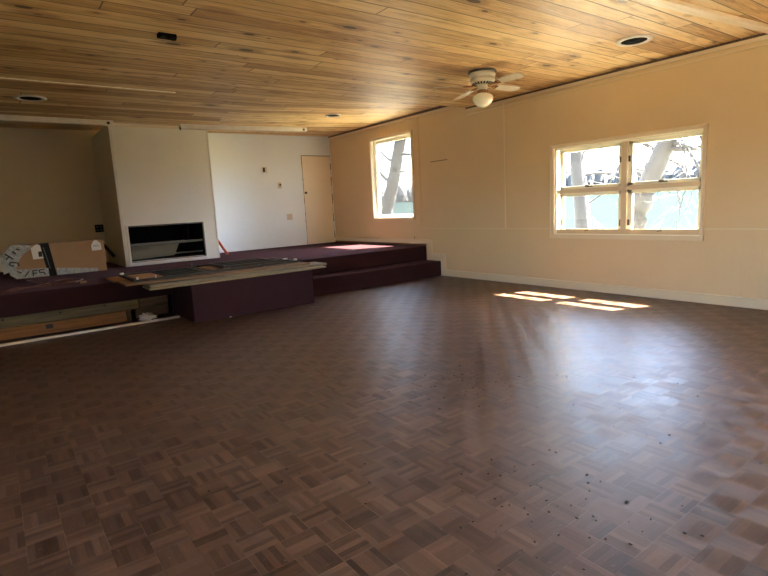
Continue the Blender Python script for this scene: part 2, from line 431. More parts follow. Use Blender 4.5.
k = B(); lathe(k, [(.018, 0), (.022, .012), (.028, .03), (.02, .045), (0, .05)], (0,0,0), 16)
bmesh.ops.rotate(k, verts=k.verts[:], cent=(0,0,0), matrix=Matrix.Rotation(PI/2, 3, 'X')); bmesh.ops.translate(k, verts=k.verts[:], vec=(DX0+.045, YB-.006, 1.63))
obj('knob', k, M['latch'], d, smooth=True)
obj('catch', boxes((DX0-.02, DX0+.035, YB-.016, YB-.004, 1.905, 1.93)), M['white_dirty'], d, .002)
# wall plates
def plate(name, x, z, w, h, y, mat, label, cat):
    t = thing(name, label, cat, (x, y, z)); obj('cover_plate', boxes((x-w/2, x+w/2, y-.008, y+.002, z-h/2, z+h/2)), mat, t, .002); return t
t = plate('thermostat', 4.66, 2.115, .085, .12, YB, M['white_dirty'], 'small grey thermostat high on the white back wall', 'thermostat')
obj('housing', boxes((4.625, 4.69, YB-.035, YB-.008, 2.075, 2.155)), M['dark_grey'], t, .004); obj('dial_cover', boxes((4.65, 4.698, YB-.042, YB-.03, 2.07, 2.16)), M['ivory'], t, .003)
t = plate('light_switch', 4.97, 1.80, .075, .125, YB, M['ivory'], 'ivory light switch on the white wall between thermostat and door panel', 'switch')
obj('toggle', boxes((4.962, 4.985, YB-.028, YB-.006, 1.79, 1.83)), M['dark_grey'], t, .002)
t = plate('wall_outlet', 5.14, 1.135, .13, .125, YB, M['ivory'], 'ivory double socket plate low on the white back wall', 'outlet')
for xa in (5.09, 5.153):
    for za in (1.09, 1.145): obj('socket_face', boxes((xa, xa+.037, YB-.012, YB-.006, za, za+.035)), M['white_dirty'], t)
ox, oz = 1.568, 1.127
t = plate('wall_outlet', ox, oz, .135, .135, YA, M['black'], 'black four-hole outlet plate on the shaded alcove wall', 'outlet')
for a in (-.03, .03):
    for b in (-.03, .03): obj('socket_face', boxes((ox+a-.017, ox+a+.017, YA-.012, YA-.006, oz+b-.015, oz+b+.015)), M['bar_grey'], t)

# ------------------------------------------------------------------ windows
def latch(parent, y, z, x, horizontal=True):
    bm = B()
    box(bm, x-.012, x, y-.05, y+.05, z-.008, z+.012)
    tube(bm, [(x-.012, y-.02, z+.005), (x-.035, y, z+.02), (x-.045, y+.035, z+.012)], .007, 6)
    tube(bm, [(x-.02, y, z+.01), (x-.03, y+.005, z+.055)], .005, 6)
    return obj('latch', bm, M['latch'], parent)
w = thing('window_1', 'wide cream window of four awning sashes looking out on bare trees and the lake', 'window', (XR, 3.47, .745), kind='structure')
cw = .055
y0, y1, z0, z1 = W1
bm = boxes((XR-.022, XR+.012, y0-.03, y0+.012, z0-.045, z1+.04), (XR-.022, XR+.012, y1-.004, y1+.06, z0-.045, z1+.04), (XR-.022, XR+.012, y0-.03, y1+.06, z1-.004, z1+.04), (XR-.026, XR+.012, y0-.03, y1+.06, z0-.05, z0+.004),
           (XR-.03, XR-.02, y0-.03, y1+.06, z1+.026, z1+.042), (XR-.03, XR-.02, y1+.045, y1+.062, z0-.05, z1+.042), (XR-.03, XR-.02, y0-.032, y0-.018, z0-.05, z1+.042))
obj('casing', bm, M['trim'], w, .003)
bm = boxes((XR, XR+.16, y1-.03, y1+.004, z0, z1), (XR, XR+.16, y0-.004, y0+.012, z0, z1), (XR, XR+.16, y0, y1, z1-.03, z1+.004), (XR, XR+.18, y0, y1, z0-.004, z0+.014))
obj('jamb', bm, M['sash'], w)
obj('mullion', boxes((XR+.01, XR+.1, 3.40, 3.475, z0, z1)), M['trim'], w, .004)
obj('transom', boxes((XR+.012, XR+.1, y0, y1, 1.295, 1.348)), M['trim'], w, .004)
XF = XR+.035
for ya, yb, za, zb in ((3.475, 4.36, 1.348, 1.875), (2.55, 3.40, 1.348, 1.875), (3.475, 4.36, .762, 1.295), (2.55, 3.40, .762, 1.295)):
    s = .044
    low = za < 1
    bm = boxes((XF, XF+.045, ya, ya+s, za, zb), (XF, XF+.045, yb-s-.012, yb, za, zb), (XF, XF+.045, ya, yb, zb-s, zb), (XF, XF+.045, ya, yb, za, za+s*.85),
               (XF-.008, XF, ya+s-.012, yb-s, za+s*.85-.012, za+s*.85), (XF-.008, XF, ya+s-.012, yb-s, zb-s, zb-s+.012))
    so = obj('sash', bm, M['sash'], w, .003)
    obj('pane', boxes((XF+.02, XF+.024, ya+s, yb-s-.012, za+s*.85, zb-s)), M['glass'], so)
    latch(so, (ya+yb)/2 - (.0 if low else .0), za+.024, XF)
    # small dark side catches
    yc = (yb-.02) if low else (ya+.012 if ya > 3.4 else yb-.02)
    zc = za+.14 if low else za+.32
    obj('catch', boxes((XF-.014, XF, yc-.011, yc+.011, zc-.035, zc+.035)), M['latch'], so, .002)
    if low and ya > 3: obj('catch', boxes((XF-.014, XF, ya+.002, ya+.022, zc-.045, zc+.035)), M['latch'], so, .002)
w = thing('window_2', 'tall narrow cream window above the raised platform with a leaning trunk outside', 'window', (XR, 8.03, 1.025), kind='structure')
y0, y1, z0, z1 = W2
bm = boxes((XR-.022, XR+.012, y0-.03, y0+.012, z0-.03, z1+.03), (XR-.022, XR+.012, y1-.01, y1+.03, z0-.03, z1+.03), (XR-.022, XR+.012, y0-.03, y1+.03, z1-.01, z1+.03), (XR-.026, XR+.012, y0-.03, y1+.03, z0-.035, z0+.004),
           (XR-.03, XR-.02, y0-.03, y1+.03, z1+.02, z1+.035))
obj('casing', bm, M['trim'], w, .003)
bm = boxes((XR, XR+.16, y1-.02, y1+.004, z0, z1), (XR, XR+.16, y0-.004, y0+.012, z0, z1), (XR, XR+.16, y0, y1, z1-.02, z1+.004), (XR, XR+.18, y0, y1, z0-.004, z0+.014))
obj('jamb', bm, M['sash'], w)
XF = XR+.065; s = .05
bm = boxes((XF, XF+.045, y0+.012, y0+.012+s*.6, z0, z1), (XF, XF+.045, y1-.02-s*1.5, y1-.02, z0, z1), (XF, XF+.045, y0, y1, z1-.02-s*1.2, z1-.02), (XF, XF+.045, y0, y1, z0+.012, z0+.012+s),
            (XF-.02, XF, y1-.075, y1-.02, z0, z1))
so = obj('sash', bm, M['sash'], w, .004)
obj('pane', boxes((XF+.02, XF+.024, y0+.012+s*.6, y1-.02-s*1.5, z0+.012+s, z1-.02-s*1.2)), M['glass'], so)

def plainwin(name, label, wx, a0, a1, z0, z1, n):  # simple glazed opening for the out-of-view windows added as extra daylight
    w = thing(name, label, 'window', (wx, (a0+a1)/2, z0), kind='structure')
    bs = [(wx-.05, wx+.05, a0, a1, z0, z0+.05), (wx-.05, wx+.05, a0, a1, z1-.05, z1)]
    for k in range(n+1):
        c = a0 + (a1-a0-.06)*k/n; bs.append((wx-.05, wx+.05, c, c+.06, z0, z1))
    obj('frame', boxes(*bs), M['sash'], w)
    obj('pane', boxes((wx-.002, wx+.002, a0, a1, z0+.02, z1-.02)), M['glass'], w)
plainwin('added_window_3', 'unseen wide window added to the right wall beside the camera for more indoor light', XR+.07, *W3, 3)
plainwin('added_window_4', 'unseen wide window added to the left wall beside the camera to brighten the room', XL-.08, *W4, 4)

# ------------------------------------------------------------------ raised platform
BX0, BX1, BY0 = 1.79, 3.41, 6.215
st = thing('raised_platform', 'raised plum-carpeted platform across the back of the room with exposed joists at left', 'platform', (2, 8.5, 0))
bm = B(); prism(bm, [(XL+.002, 6.93, .27), (XR-.022, 7.085, .27), (XR-.022, YC-.003, .27), (XL+.002, YC-.003, .27)], (0, 0, ZS-.27)); obj('platform_deck', bm, M['carpet'], st, .012)
obj('platform_deck', boxes((XL+.002, CX0-.004, YC-.02, YA-.002, .27, ZS-.0005)), M['carpet'], st)
obj('platform_deck', boxes((CX1+.013, XR-.022, YC-.02, YB-.007, .27, ZS-.0005)), M['carpet'], st)
obj('riser', boxes((BX0, XR-.022, 7.09, 7.35, 0, .275)), M['carpet'], st)
obj('step', boxes((BX1+.005, XR-.02, 6.715, 7.095, 0, .257)), M['carpet'], st, .012)
obj('step_nosing', boxes((XR-.024, XR-.019, 6.713, 6.735, 0, .257)), M['batten'], st, .001)
rim = obj('rim_joist', boxes((XL+.002, 1.36, YS+.03, YS+.075, .15, .268)), M['joist_pale'], st, .003); obj('rim_joist', boxes((1.37, 1.72, YS+.06, YS+.1, .14, .268)), M['joist_dark'], st, .003)
for xx, zq in ((-.02, .24), (.52, .235), (.98, .245)):
    bm = B(); tube(bm, [(xx, YS+.026, zq), (xx, YS+.034, zq)], .013, 10); obj('nail_hole', bm, M['ink'], rim)
sill = obj('sill_joist', boxes((XL+.002, 1.20, YS+.0, YS+.05, .018, .148)), M['joist_orange'], st, .003)
bm = boxes((.36, .43, YS-.006, YS+.002, .075, .125)); obj('knot', bm, M['ink'], sill)
obj('post', boxes((1.22, 1.27, YS+.08, YS+.13, 0, .27)), M['joist_dark'], st); obj('back_joist', boxes((1.33, 1.72, YS+.1, YS+.14, .02, .13)), M['joist_dark'], st)
struct('trim_5', boxes((-.6, 1.765, 6.735, 6.765, 0, .028)), M['white_dirty'], 'loose white trim strip on the parquet below the exposed joists', 'trim', .006)
# litter
bm = B(); bmesh.ops.create_icosphere(bm, subdivisions=3, radius=1)
for v in bm.verts:
    n = noise.noise(v.co*2.6)*.5 + noise.noise(v.co*6)*.25
    v.co = Vector((v.co.x*.085*(1+n), v.co.y*.045*(1+n), max(-.055, v.co.z*.05*(1+n))))
    v.co += Vector((1.41, 6.84, .055))
tag(origin(obj('crumpled_paper', bm, M['paper']), (1.41, 6.84, 0)), 'crumpled white paper scrap beside the end of the orange joist', 'paper')

# carpeted block
bl = thing('carpeted_block', 'plum-carpeted block standing in front of the platform under the stacked planks', 'block', (2.6, 6.6, 0))
obj('block_body', boxes((BX0, BX1, BY0, 6.985, 0, .456)), M['carpet'], bl, .012)
# staples along the front foot, pale
obj('fluff', boxes((2.21, 2.235, BY0-.012, BY0-.002, .0, .014)), M['paper'], bl)

# planks on the block
def plank(x0, x1, y0, y1, z0, z1, mat, label, skew=0):
    bm = B(); prism(bm, [(x0, y0, z0), (x1, y0+skew, z0), (x1, y1+skew, z0), (x0, y1, z0)], (0, 0, z1-z0))
    o = obj('plank', bm, mat, None, .003); origin(o, ((x0+x1)/2, (y0+y1)/2, z0))
    return tag(o, label, 'plank', 'planks stacked on the carpeted block')
plank(1.335, 3.64, 6.20, 6.56, .458, .481, M['plank_pale'], 'pale board at the bottom front of the pile on the plum block', .04)
plank(1.45, 3.50, 6.62, 6.93, .458, .481, M['plank_pale'], 'pale board lying at the bottom of the pile behind the front one', 0)
plank(1.36, 3.70, 6.26, 6.60, .483, .5135, M['plank_grey'], 'grey-brown board second from the bottom with its split end sticking out to the right', .06)
plank(1.44, 3.46, 6.66, 6.94, .483, .5135, M['plank_brown'], 'brown board in the second layer beside the platform edge', 0)
plank(1.13, 3.46, 6.37, 6.88, .5165, .538, M['plank_brown'], 'brown board on top of the pile overhanging its left end', -.02)
plank(1.10, 3.42, 6.92, 7.46, .5165, .538, M['plank_orange'], 'orange-brown board lying behind on the platform edge', 0)
# dark frames on top
def frame(x0, x1, y0, y1, z, label, orange, nbar):
    t = thing('dark_frame', label, 'frame', ((x0+x1)/2, (y0+y1)/2, z), 'dark frames on top of the planks')
    s = .05; h = .028
    obj('frame_bars', boxes((x0, x1, y0, y0+s, z, z+h), (x0, x1, y1-s, y1, z, z+h), (x0, x0+s, y0+s, y1-s, z, z+h), (x1-s, x1, y0+s, y1-s, z, z+h)), M['frame_dark'], t, .003)
    if orange:
        obj('wood_panel', boxes((x0+s, x0+s+orange, y0+s, y1-s, z+.002, z+.010)), M['plank_orange'], t)
    bm = B(); a = x0+s+orange; b = x1-s
    for i in range(nbar):
        yy = y0+s+(y1-y0-2*s)*(i+.5)/nbar; box(bm, a, b, yy-.02, yy+.02, z+.003, z+.02+.006*(i % 2))
    box(bm, a, a+.03, y0+s, y1-s, z+.001, z+.024)
    obj('slat_panel', bm, M['dark_grey'], t)
    return t
t = frame(1.24, 2.12, 6.47, 7.38, .5395, 'dark slatted frame with an orange wood panel at the left end of the planks', .33, 8)
for b_ in ((1.25, 1.29, 7.30, 7.36, .567, .585), (1.47, 1.485, 6.475, 6.49, .567, .60), (1.27, 1.29, 6.48, 6.49, .567, .595)): obj('bracket', boxes(b_), M['paper'], t)
t = frame(2.15, 2.86, 6.55, 7.45, .5395, 'dark slatted frame in the middle of the planks with an orange strip', .30, 7)
obj('bracket', boxes((2.17, 2.19, 7.40, 7.43, .567, .60)), M['bar_grey'], t)
t = frame(2.89, 3.40, 6.60, 7.44, .5395, 'short dark frame at the right end of the planks', .22, 6)
for b_ in ((3.36, 3.40, 6.62, 6.66, .567, .59), (3.33, 3.39, 6.90, 6.93, .567, .585)): obj('bracket', boxes(b_), M['paper'], t)
frame(2.35, 3.15, 6.62, 7.30, .5690, 'thin dark lattice frame lying loose over the middle and right frames', 0, 5)

# ------------------------------------------------------------------ fireplace insert
fi = thing('fireplace_insert', 'black open shelf insert built into the chimney breast', 'fireplace insert', ((NX0+NX1)/2, YC, NZ0))
e = .004
bm = boxes((NX0+e, NX0+.012, YC+.004, YC+ND-e, NZ0+e, NZ1-e), (NX1-.012, NX1-e, YC+.004, YC+ND-e, NZ0+e, NZ1-e), (NX0+e, NX1-e, YC+.004, YC+ND-e, NZ1-.012, NZ1-e), (NX0+e, NX1-e, YC+.004, YC+ND-e, NZ0+e, NZ0+.012), (NX0+e, NX1-e, YC+ND-.02, YC+ND-e, NZ0+e, NZ1-e))
obj('liner', bm, M['black'], fi)
obj('frame', boxes((NX0-.035, NX0+.004, YC-.016, YC+.004, NZ0-.03, NZ1+.02), (NX0-.035, NX1+.012, YC-.02, YC+.02, NZ0-.045, NZ0+.006)), M['white'], fi, .003)
obj('frame_edge', boxes((NX0, NX1+.008, YC-.008, YC+.012, NZ1-.012, NZ1+.008), (NX1-.004, NX1+.01, YC-.008, YC+.012, NZ0, NZ1)), M['bar_grey'], fi)
obj('shelf', boxes((NX0+.012, NX1-.012, YC+.08, YC+ND-.03, .835, .845), (NX0+.012, NX1-.012, YC+.06, YC+.085, .826, .865)), M['bar_grey'], fi)
obj('rail', boxes((NX0+.7, NX1-.012, YC+.10, YC+.12, .645, .668)), M['bar_grey'], fi)
obj('divider', boxes((NX1-.20, NX1-.185, YC+.2, YC+ND-.03, .85, NZ1-.012), (NX1-.09, NX1-.08, YC+.1, YC+.13, .59, .83)), M['dark_grey'], fi)
bm = B(); prism(bm, [(NX0+.02, YC+.14, .60), (NX0+.70, YC+.14, .625), (NX0+.80, YC+.16, .815), (NX0+.02, YC+.16, .815)], (0, .012, 0)); obj('glass_panel', bm, M['panel_grey'], fi)
obj('ledge_dust', boxes((NX0+.02, NX1-.02, YC+.012, YC+.1, NZ0+.012, NZ0+.02)), M['white_dirty'], fi)

# orange tool leaning by the chimney
bm = B()
p0, p1 = Vector((3.395, 9.32, ZS+.02)), Vector((3.185, 9.36, .92))
beam(bm, p0, p1, .10, .02, up=(1, 0, .4))
t = tag(origin(obj('orange_board', bm, M['orange'], None, .004), p0), 'flat red-orange strip leaning against the right side of the chimney breast', 'strip')

# ------------------------------------------------------------------ cardboard box
cb = thing('cardboard_box', 'long flat brown cardboard box with plastic wrap and a black strap on the platform', 'box', (.75, 8.85, ZS))
lean = .06
def face(x, z, off=0):   # point on the leaning front face
    return (x, 8.80 + lean*(z-ZS)/.46 + off, z)
def slab(bm, poly, d): # poly in x,z ; thickness d
    prism(bm, [face(x, z) for x, z in poly], (0, d, 0))
Z0 = ZS+.004
bm = B(); slab(bm, [(.20, Z0), (1.335, Z0), (1.345, .975), (.62, .985), (.20, .985), (.07, .86), (.09, .66)], .12)
obj('carton', bm, M['card'], cb, .004)
bm = B(); prism(bm, [face(.22, .9862, .015), face(1.33, .977, .015), face(1.33, .977, .105), face(.22, .9862, .105)], (0, 0, .004)); obj('top_flap', bm, M['card_in'], cb)
bm = B(); prism(bm, [face(x, z, -.006) for x, z in ((.585, Z0), (.685, Z0), (.64, .985), (.525, .985))], (0, .004, 0)); obj('strap', bm, M['strap'], cb)
bm = B(); prism(bm, [face(x, z, -.009) for x, z in ((.61, .62), (.62, .62), (.575, .93), (.565, .93))], (0, .002, 0)); obj('strap_shine', bm, M['bar_grey'], cb)
def tagl(poly, dark):
    bm = B(); prism(bm, [face(x, z, -.012) for x, z in poly], (0, .003, 0)); o = obj('label_tag', bm, M['paper'], cb)
    bm = B()
    for q in dark: prism(bm, [face(x, z, -.0145) for x, z in q], (0, .002, 0))
    obj('print', bm, M['ink'], o)
rect = lambda x0, x1, z0, z1: [(x0, z0), (x1, z0), (x1, z1), (x0, z1)]
tagl([(.43, .77), (.555, .775), (.535, .96), (.49, .975), (.42, .93)], [rect(.50, .545, .80, .875)])
tagl([(1.17, .825), (1.30, .83), (1.30, .925), (1.255, .975), (1.215, .975), (1.17, .91)], [rect(1.195, 1.265, .898, .903), rect(1.195, 1.28, .885, .888)])
bm = B(); prism(bm, [face(x, z, -.004) for x, z in ((.905, .83), (.925, .83), (.94, .97), (.92, .97))], (0, .003, 0)); obj('tape', bm, M['plank_pale'], cb)
# crumpled film around the left end and bottom
def filmpatch(poly_fn, nu, nv, amp, seed):
    bm = B(); vs = []
    for i in range(nu+1):
        row = []
        for j in range(nv+1):
            x, z = poly_fn(i/nu, j/nv)
            n = noise.noise(Vector((x*14+seed, z*14, seed)))*amp + noise.noise(Vector((x*31, z*31, seed)))*amp*.5
            p = Vector(face(x, z, -.018 - abs(n))); row.append(bm.verts.new(p))
        vs.append(row)
    for i in range(nu):
        for j in range(nv): bm.faces.new((vs[i][j], vs[i+1][j], vs[i+1][j+1], vs[i][j+1]))
    r = bmesh.ops.extrude_face_region(bm, geom=bm.faces[:]); bmesh.ops.translate(bm, verts=[g for g in r['geom'] if isinstance(g, bmesh.types.BMVert)], vec=(0, .004, 0))
    bmesh.ops.recalc_face_normals(bm, faces=bm.faces[:]); return bm
def bez(pts, t):
    n = len(pts)-1; k = min(int(t*n), n-1); f = t*n-k
    return tuple(a+(b-a)*f for a, b in zip(pts[k], pts[k+1]))
inner = [(.44, .935), (.33, .86), (.24, .74), (.22, .66)]
outer = [(.40, .985), (.20, .992), (.05, .84), (.07, .60)]
f1 = filmpatch(lambda u, v: bez([bez(inner, u), bez(outer, u)], v), 14, 6, .022, 1.7)
fo = obj('plastic_wrap', f1, M['film'], cb)
bm = B()
def stroke(x0, z0, x1, z1, wd, off=-.047):
    d = Vector((x1-x0, z1-z0)).normalized(); nx, nz = -d.y*wd/2, d.x*wd/2
    prism(bm, [face(a, b, off) for a, b in ((x0+nx, z0+nz), (x1+nx, z1+nz), (x1-nx, z1-nz), (x0-nx, z0-nz))], (0, .003, 0))
for s_ in ((.115, .88, .20, .80), (.12, .80, .17, .845), (.16, .76, .24, .745), (.16, .76, .15, .72), (.245, .745, .255, .70), (.155, .715, .20, .705), (.20, .905, .24, .87), (.25, .935, .29, .92)): stroke(*s_, .017)
obj('print', bm, M['ink'], fo)
f2 = filmpatch(lambda u, v: (.14+u*.45, (ZS+.01 + (.055 if u < .15 else 0)*(1-u/.15) + v*(.13-.02*u))), 16, 5, .02, 4.2)
fo = obj('plastic_wrap', f2, M['film'], cb)
bm = B()
for s_ in ((.30, .545, .36, .62), (.40, .54, .40, .62), (.40, .62, .46, .622), (.40, .58, .45, .583), (.48, .62, .54, .622), (.48, .62, .475, .585), (.475, .585, .535, .58), (.535, .58, .54, .545), (.22, .63, .27, .60)): stroke(*s_, .014)
obj('print', bm, M['ink'], fo)
f3 = filmpatch(lambda u, v: (.69+u*.52, ZS+.008+v*(.10-.055*u)), 16, 4, .015, 8.8)
obj('plastic_wrap', f3, M['film'], cb)
# black rod leaning behind the box
bm = B(); beam(bm, (1.49, 9.0, ZS+.18), (1.32, 9.02, .955), .03, .05); beam(bm, (1.49, 9.0, ZS+.004), (1.49, 9.0, ZS+.2), .03, .03)
tag(origin(obj('black_bracket', bm, M['black'], None, .003), (1.49, 9.0, ZS)), 'black bent metal bracket standing at the right end of the cardboard box', 'bracket')
# cord on the carpet
pts = []
key = [(.30, 8.35), (.36, 7.95), (.55, 7.62), (.75, 7.45), (.86, 7.62), (.72, 7.85), (.55, 7.72), (.47, 7.45), (.62, 7.33), (.78, 7.42), (.70, 7.60), (.50, 7.55), (.30, 7.40), (.12, 7.33), (.03, 7.22), (.12, 7.20), (.30, 7.30), (.52, 7.36)]
for i in range(len(key)-1):
    p = [Vector((*key[max(0, min(len(key)-1, i+k))], 0)) for k in (-1, 0, 1, 2)]
    for s_ in range(6):
        t_ = s_/6
        q = .5*((2*p[1]) + (-p[0]+p[2])*t_ + (2*p[0]-5*p[1]+4*p[2]-p[3])*t_*t_ + (-p[0]+3*p[1]-3*p[2]+p[3])*t_**3)
        pts.append((q.x, q.y, ZS+.010 + .012*math.sin((i*6+s_)*.35)**2))
bm = B(); tube(bm, pts, .008, 6)
c = tag(origin(obj('extension_cord', bm, M['cord'], None, smooth=True), (.4, 7.5, ZS)), 'tangled orange-brown cord lying on the platform in front of the cardboard box', 'cord')
bm = B(); tube(bm, [(.79, 7.28, ZS+.014), (.86, 7.27, ZS+.014)], .014, 8); bm2 = obj('plug', bm, M['card'], c)

# tub at the left edge
bm = B(); lathe(bm, [(.085, .003), (.10, .12), (.112, .12), (.112, .135), (.095, .135), (.08, .012), (0, .012)], (-.215, 5.86, 0), 24)
tag(origin(obj('tub', bm, M['white'], None, smooth=False), (-.215, 5.86, 0)), 'small white tub on the parquet cut off by the left edge', 'tub')

# ------------------------------------------------------------------ ceiling pieces
def track(p0, p1, label):
    t = thing('ceiling_track', label, 'ceiling track', p0, 'white ceiling tracks')
    bm = B(); beam(bm, p0, p1, .10, .075); obj('track_body', bm, M['white_dirty'], t, .004)
    d = (Vector(p1)-Vector(p0)).normalized()
    bm = B()
    for k in (-.022, 0.0, .022):
        beam(bm, Vector(p0)+Vector((0, -.052, k)), Vector(p1)+Vector((0, -.052, k)), .006, .008)
    obj('groove_rib', bm, M['white'], t)
    q = Vector(p1) - d*.07
    bm = B(); tube(bm, [q+Vector((0, -.06, -.005)), q+Vector((0, -.045, -.005))], .022, 12); obj('end_hole', bm, M['ink'], t)
    return t
track((-1.0, 8.74, 2.674), (1.665, 8.80, 2.674), 'long white track on the ceiling in front of the left alcove')
tr = track((2.62, 8.78, 2.672), (4.98, 8.95, cz(4.98, 8.95)-.042), 'white ceiling track running from the chimney breast towards the tall window')
obj('hook', boxes((2.605, 2.622, 8.71, 8.73, 2.61, 2.66)), M['ink'], tr)
def can(x, y, z, r, label, ribs):
    t = thing('recessed_light', label, 'ceiling light', (x, y, z), 'round recessed ceiling fittings')
    bm = B(); lathe(bm, [(r*.70, .03), (r*.72, -.010), (r*.9, -.016), (r, -.008), (r, .03)], (x, y, z), 36); 
    bm.faces.ensure_lookup_table()
    bmesh.ops.delete(bm, geom=[f for f in bm.faces if len(f.verts) > 4], context='FACES_ONLY')
    obj('trim_ring', bm, M['white'], t, smooth=True)
    bm = B(); lathe(bm, [(r*.71, -.006), (r*.71, .04)], (x, y, z), 36); obj('dark_well', bm, M['black'], t)
    if ribs:
        for k in range(1, 4):
            rr = r*.16*k + .02
            bm = B(); tube(bm, [(x+rr*math.cos(a*PI/16), y+rr*math.sin(a*PI/16), z-.010) for a in range(33)], .003, 5); obj('louver', bm, M['dark_grey'], t)
    return t
can(.585, 7.52, ZL, .16, 'round white recessed light in the dark ceiling corner above the alcove', False)
can(4.78, 7.63, cz(4.78, 7.63), .13, 'round recessed light in the ceiling near the tall window', False)
can(5.23, 2.79, ZL, .165, 'round white louvred ceiling fitting nearest the camera above the wide window', True)
t = thing('ceiling_bracket', 'small black box fixed to the dark boards at upper left', 'bracket', (1.355, 4.60, ZL))
obj('bracket_body', boxes((1.28, 1.42, 4.56, 4.63, ZL-.035, ZL)), M['black'], t, .006)
for b_ in ((1.30, 1.33, 4.55, 4.58, ZL-.05, ZL-.03), (1.37, 1.41, 4.545, 4.58, ZL-.052, ZL-.03)): obj('foot', boxes(b_), M['dark_grey'], t, .004)
bm = B(); beam(bm, (3.3, 2.235, ZL-.016), (XR, 1.925, ZL-.016), .10, .03)
struct('trim_6', bm, M['batten'], 'pale flat batten across the ceiling at the upper right corner', 'batten', .003)
bm = B(); beam(bm, (-1.0, 6.60, ZL-.006), (1.97, 6.615, ZL-.006), .022, .012)
struct('trim_7', bm, M['batten'], 'thin pale strip on the ceiling boards at left', 'strip')

# ------------------------------------------------------------------ ceiling fan
FX, FY = 4.735, 4.30
fan = thing('ceiling_fan', 'cream flush-mount ceiling fan with pale blades and a milky glass globe', 'ceiling fan', (FX, FY, ZL))
P = (FX, FY, ZL)
bm = B(); lathe(bm, [(.155, 0), (.165, -.012), (.15, -.02)], P, 40); obj('canopy_plate', bm, M['fan_dark'], fan, smooth=False)
bm = B(); lathe(bm, [(.138, -.015), (.146, -.03), (.146, -.06), (.128, -.066), (.128, -.082), (.140, -.088), (.136, -.112), (.12, -.128), (.10, -.14), (.06, -.147), (0, -.147)], P, 40); hs = obj('motor_housing', bm, M['fan_metal'], fan, smooth=True)
for k in range(20):
    a = 2*PI*k/20; c_, s_ = math.cos(a), math.sin(a); bm = B()
    beam(bm, (FX+c_*.122, FY+s_*.122, ZL-.131), (FX+c_*.092, FY+s_*.092, ZL-.146), .016, .006); obj('vent_slot', bm, M['fan_dark'], hs)
bm = B(); lathe(bm, [(.05, -.145), (.056, -.155), (.056, -.185), (.05, -.20), (.03, -.205)], P, 28); obj('switch_housing', bm, M['fan_metal'], fan, smooth=True)
bm = B(); lathe(bm, [(.04, -.20), (.06, -.21), (.066, -.232), (.05, -.24)], P, 28); obj('globe_fitter', bm, M['brass'], fan, smooth=True)
bm = B(); lathe(bm, [(.05, -.236), (.075, -.246), (.112, -.272), (.118, -.29), (.116, -.315), (.10, -.345), (.075, -.368), (.04, -.385), (0, -.39)], P, 32); obj('globe', bm, M['globe'], fan, smooth=True)
bm = B(); tube(bm, [(FX+.05, FY-.03, ZL-.19), (FX+.058, FY-.035, ZL-.30)], .0025, 5); obj('pull_chain', bm, M['brass'], fan)
def blade(ang, r0, r1, dz0, dz1, pitch):
    ca, sa = math.cos(ang), math.sin(ang); d = Vector((ca, sa, 0)); s = Vector((-sa, ca, 0))
    bm = B(); z = lambda r: ZL + dz0 + (dz1-dz0)*(r-r0)/(r1-r0)
    prof = [(r0+.07, .045), (r0+.13, .056), (r1-.06, .066), (r1-.02, .058), (r1, .035)]
    up = []; 
    out = [(r, w_) for r, w_ in prof] + [(r, -w_) for r, w_ in reversed(prof)]
    pts_ = [Vector((FX, FY, 0)) + d*r + s*w_ + Vector((0, 0, z(r) + w_*pitch)) for r, w_ in out]
    prism(bm, pts_, (0, 0, .007))
    bo = obj('blade', bm, M['blade'], fan)
    bm = B()
    q = lambda r, w_: Vector((FX, FY, z(r)-.004 + w_*pitch)) + d*r + s*w_
    tube(bm, [Vector((FX, FY, ZL-.150))+d*.07, q(r0, 0), q(r0+.09, .03)], .008, 6)
    tube(bm, [q(r0, 0), q(r0+.09, -.03)], .008, 6); tube(bm, [q(r0+.09, -.03), q(r0+.09, .03)], .008, 6)
    obj('blade_iron', bm, M['brass'], bo)
blade(math.radians(-80), .13, .50, -.150, -.135, -.22)
blade(math.radians(-2), .13, .60, -.150, -.150, -.22)
blade(math.radians(73), .13, .64, -.152, -.185, -.2)
blade(math.radians(141), .13, .55, -.150, -.150, -.2)

# ------------------------------------------------------------------ floor crumbs (countless specks)
bm = B()
rnd = random.Random(3)
def speck(x, y, r):
    m = Matrix.Translation((x, y, r*.45)) @ Matrix.Rotation(rnd.uniform(0, PI), 4, 'Z') @ Matrix.Diagonal((r*rnd.uniform(.8, 1.6), r*rnd.uniform(.6, 1), r*.6, 1))
    bmesh.ops.create_icosphere(bm, subdivisions=1, radius=1, matrix=m)
for cx_, cy_, sx, sy, n_ in ((2.55, 2.50, .26, .20, 60), (1.72, 1.30, .26, .26, 55), (2.6, 1.6, .5, .4, 26), (1.2, 1.8, .4, .4, 14)):
    for _ in range(n_): speck(rnd.gauss(cx_, sx), rnd.gauss(cy_, sy), rnd.uniform(.003, .0065))
o = obj('floor_crumbs', bm, M['crumb']); tag(o, 'dark crumbs scattered over the parquet in the middle of the room', 'crumbs', kind='stuff')

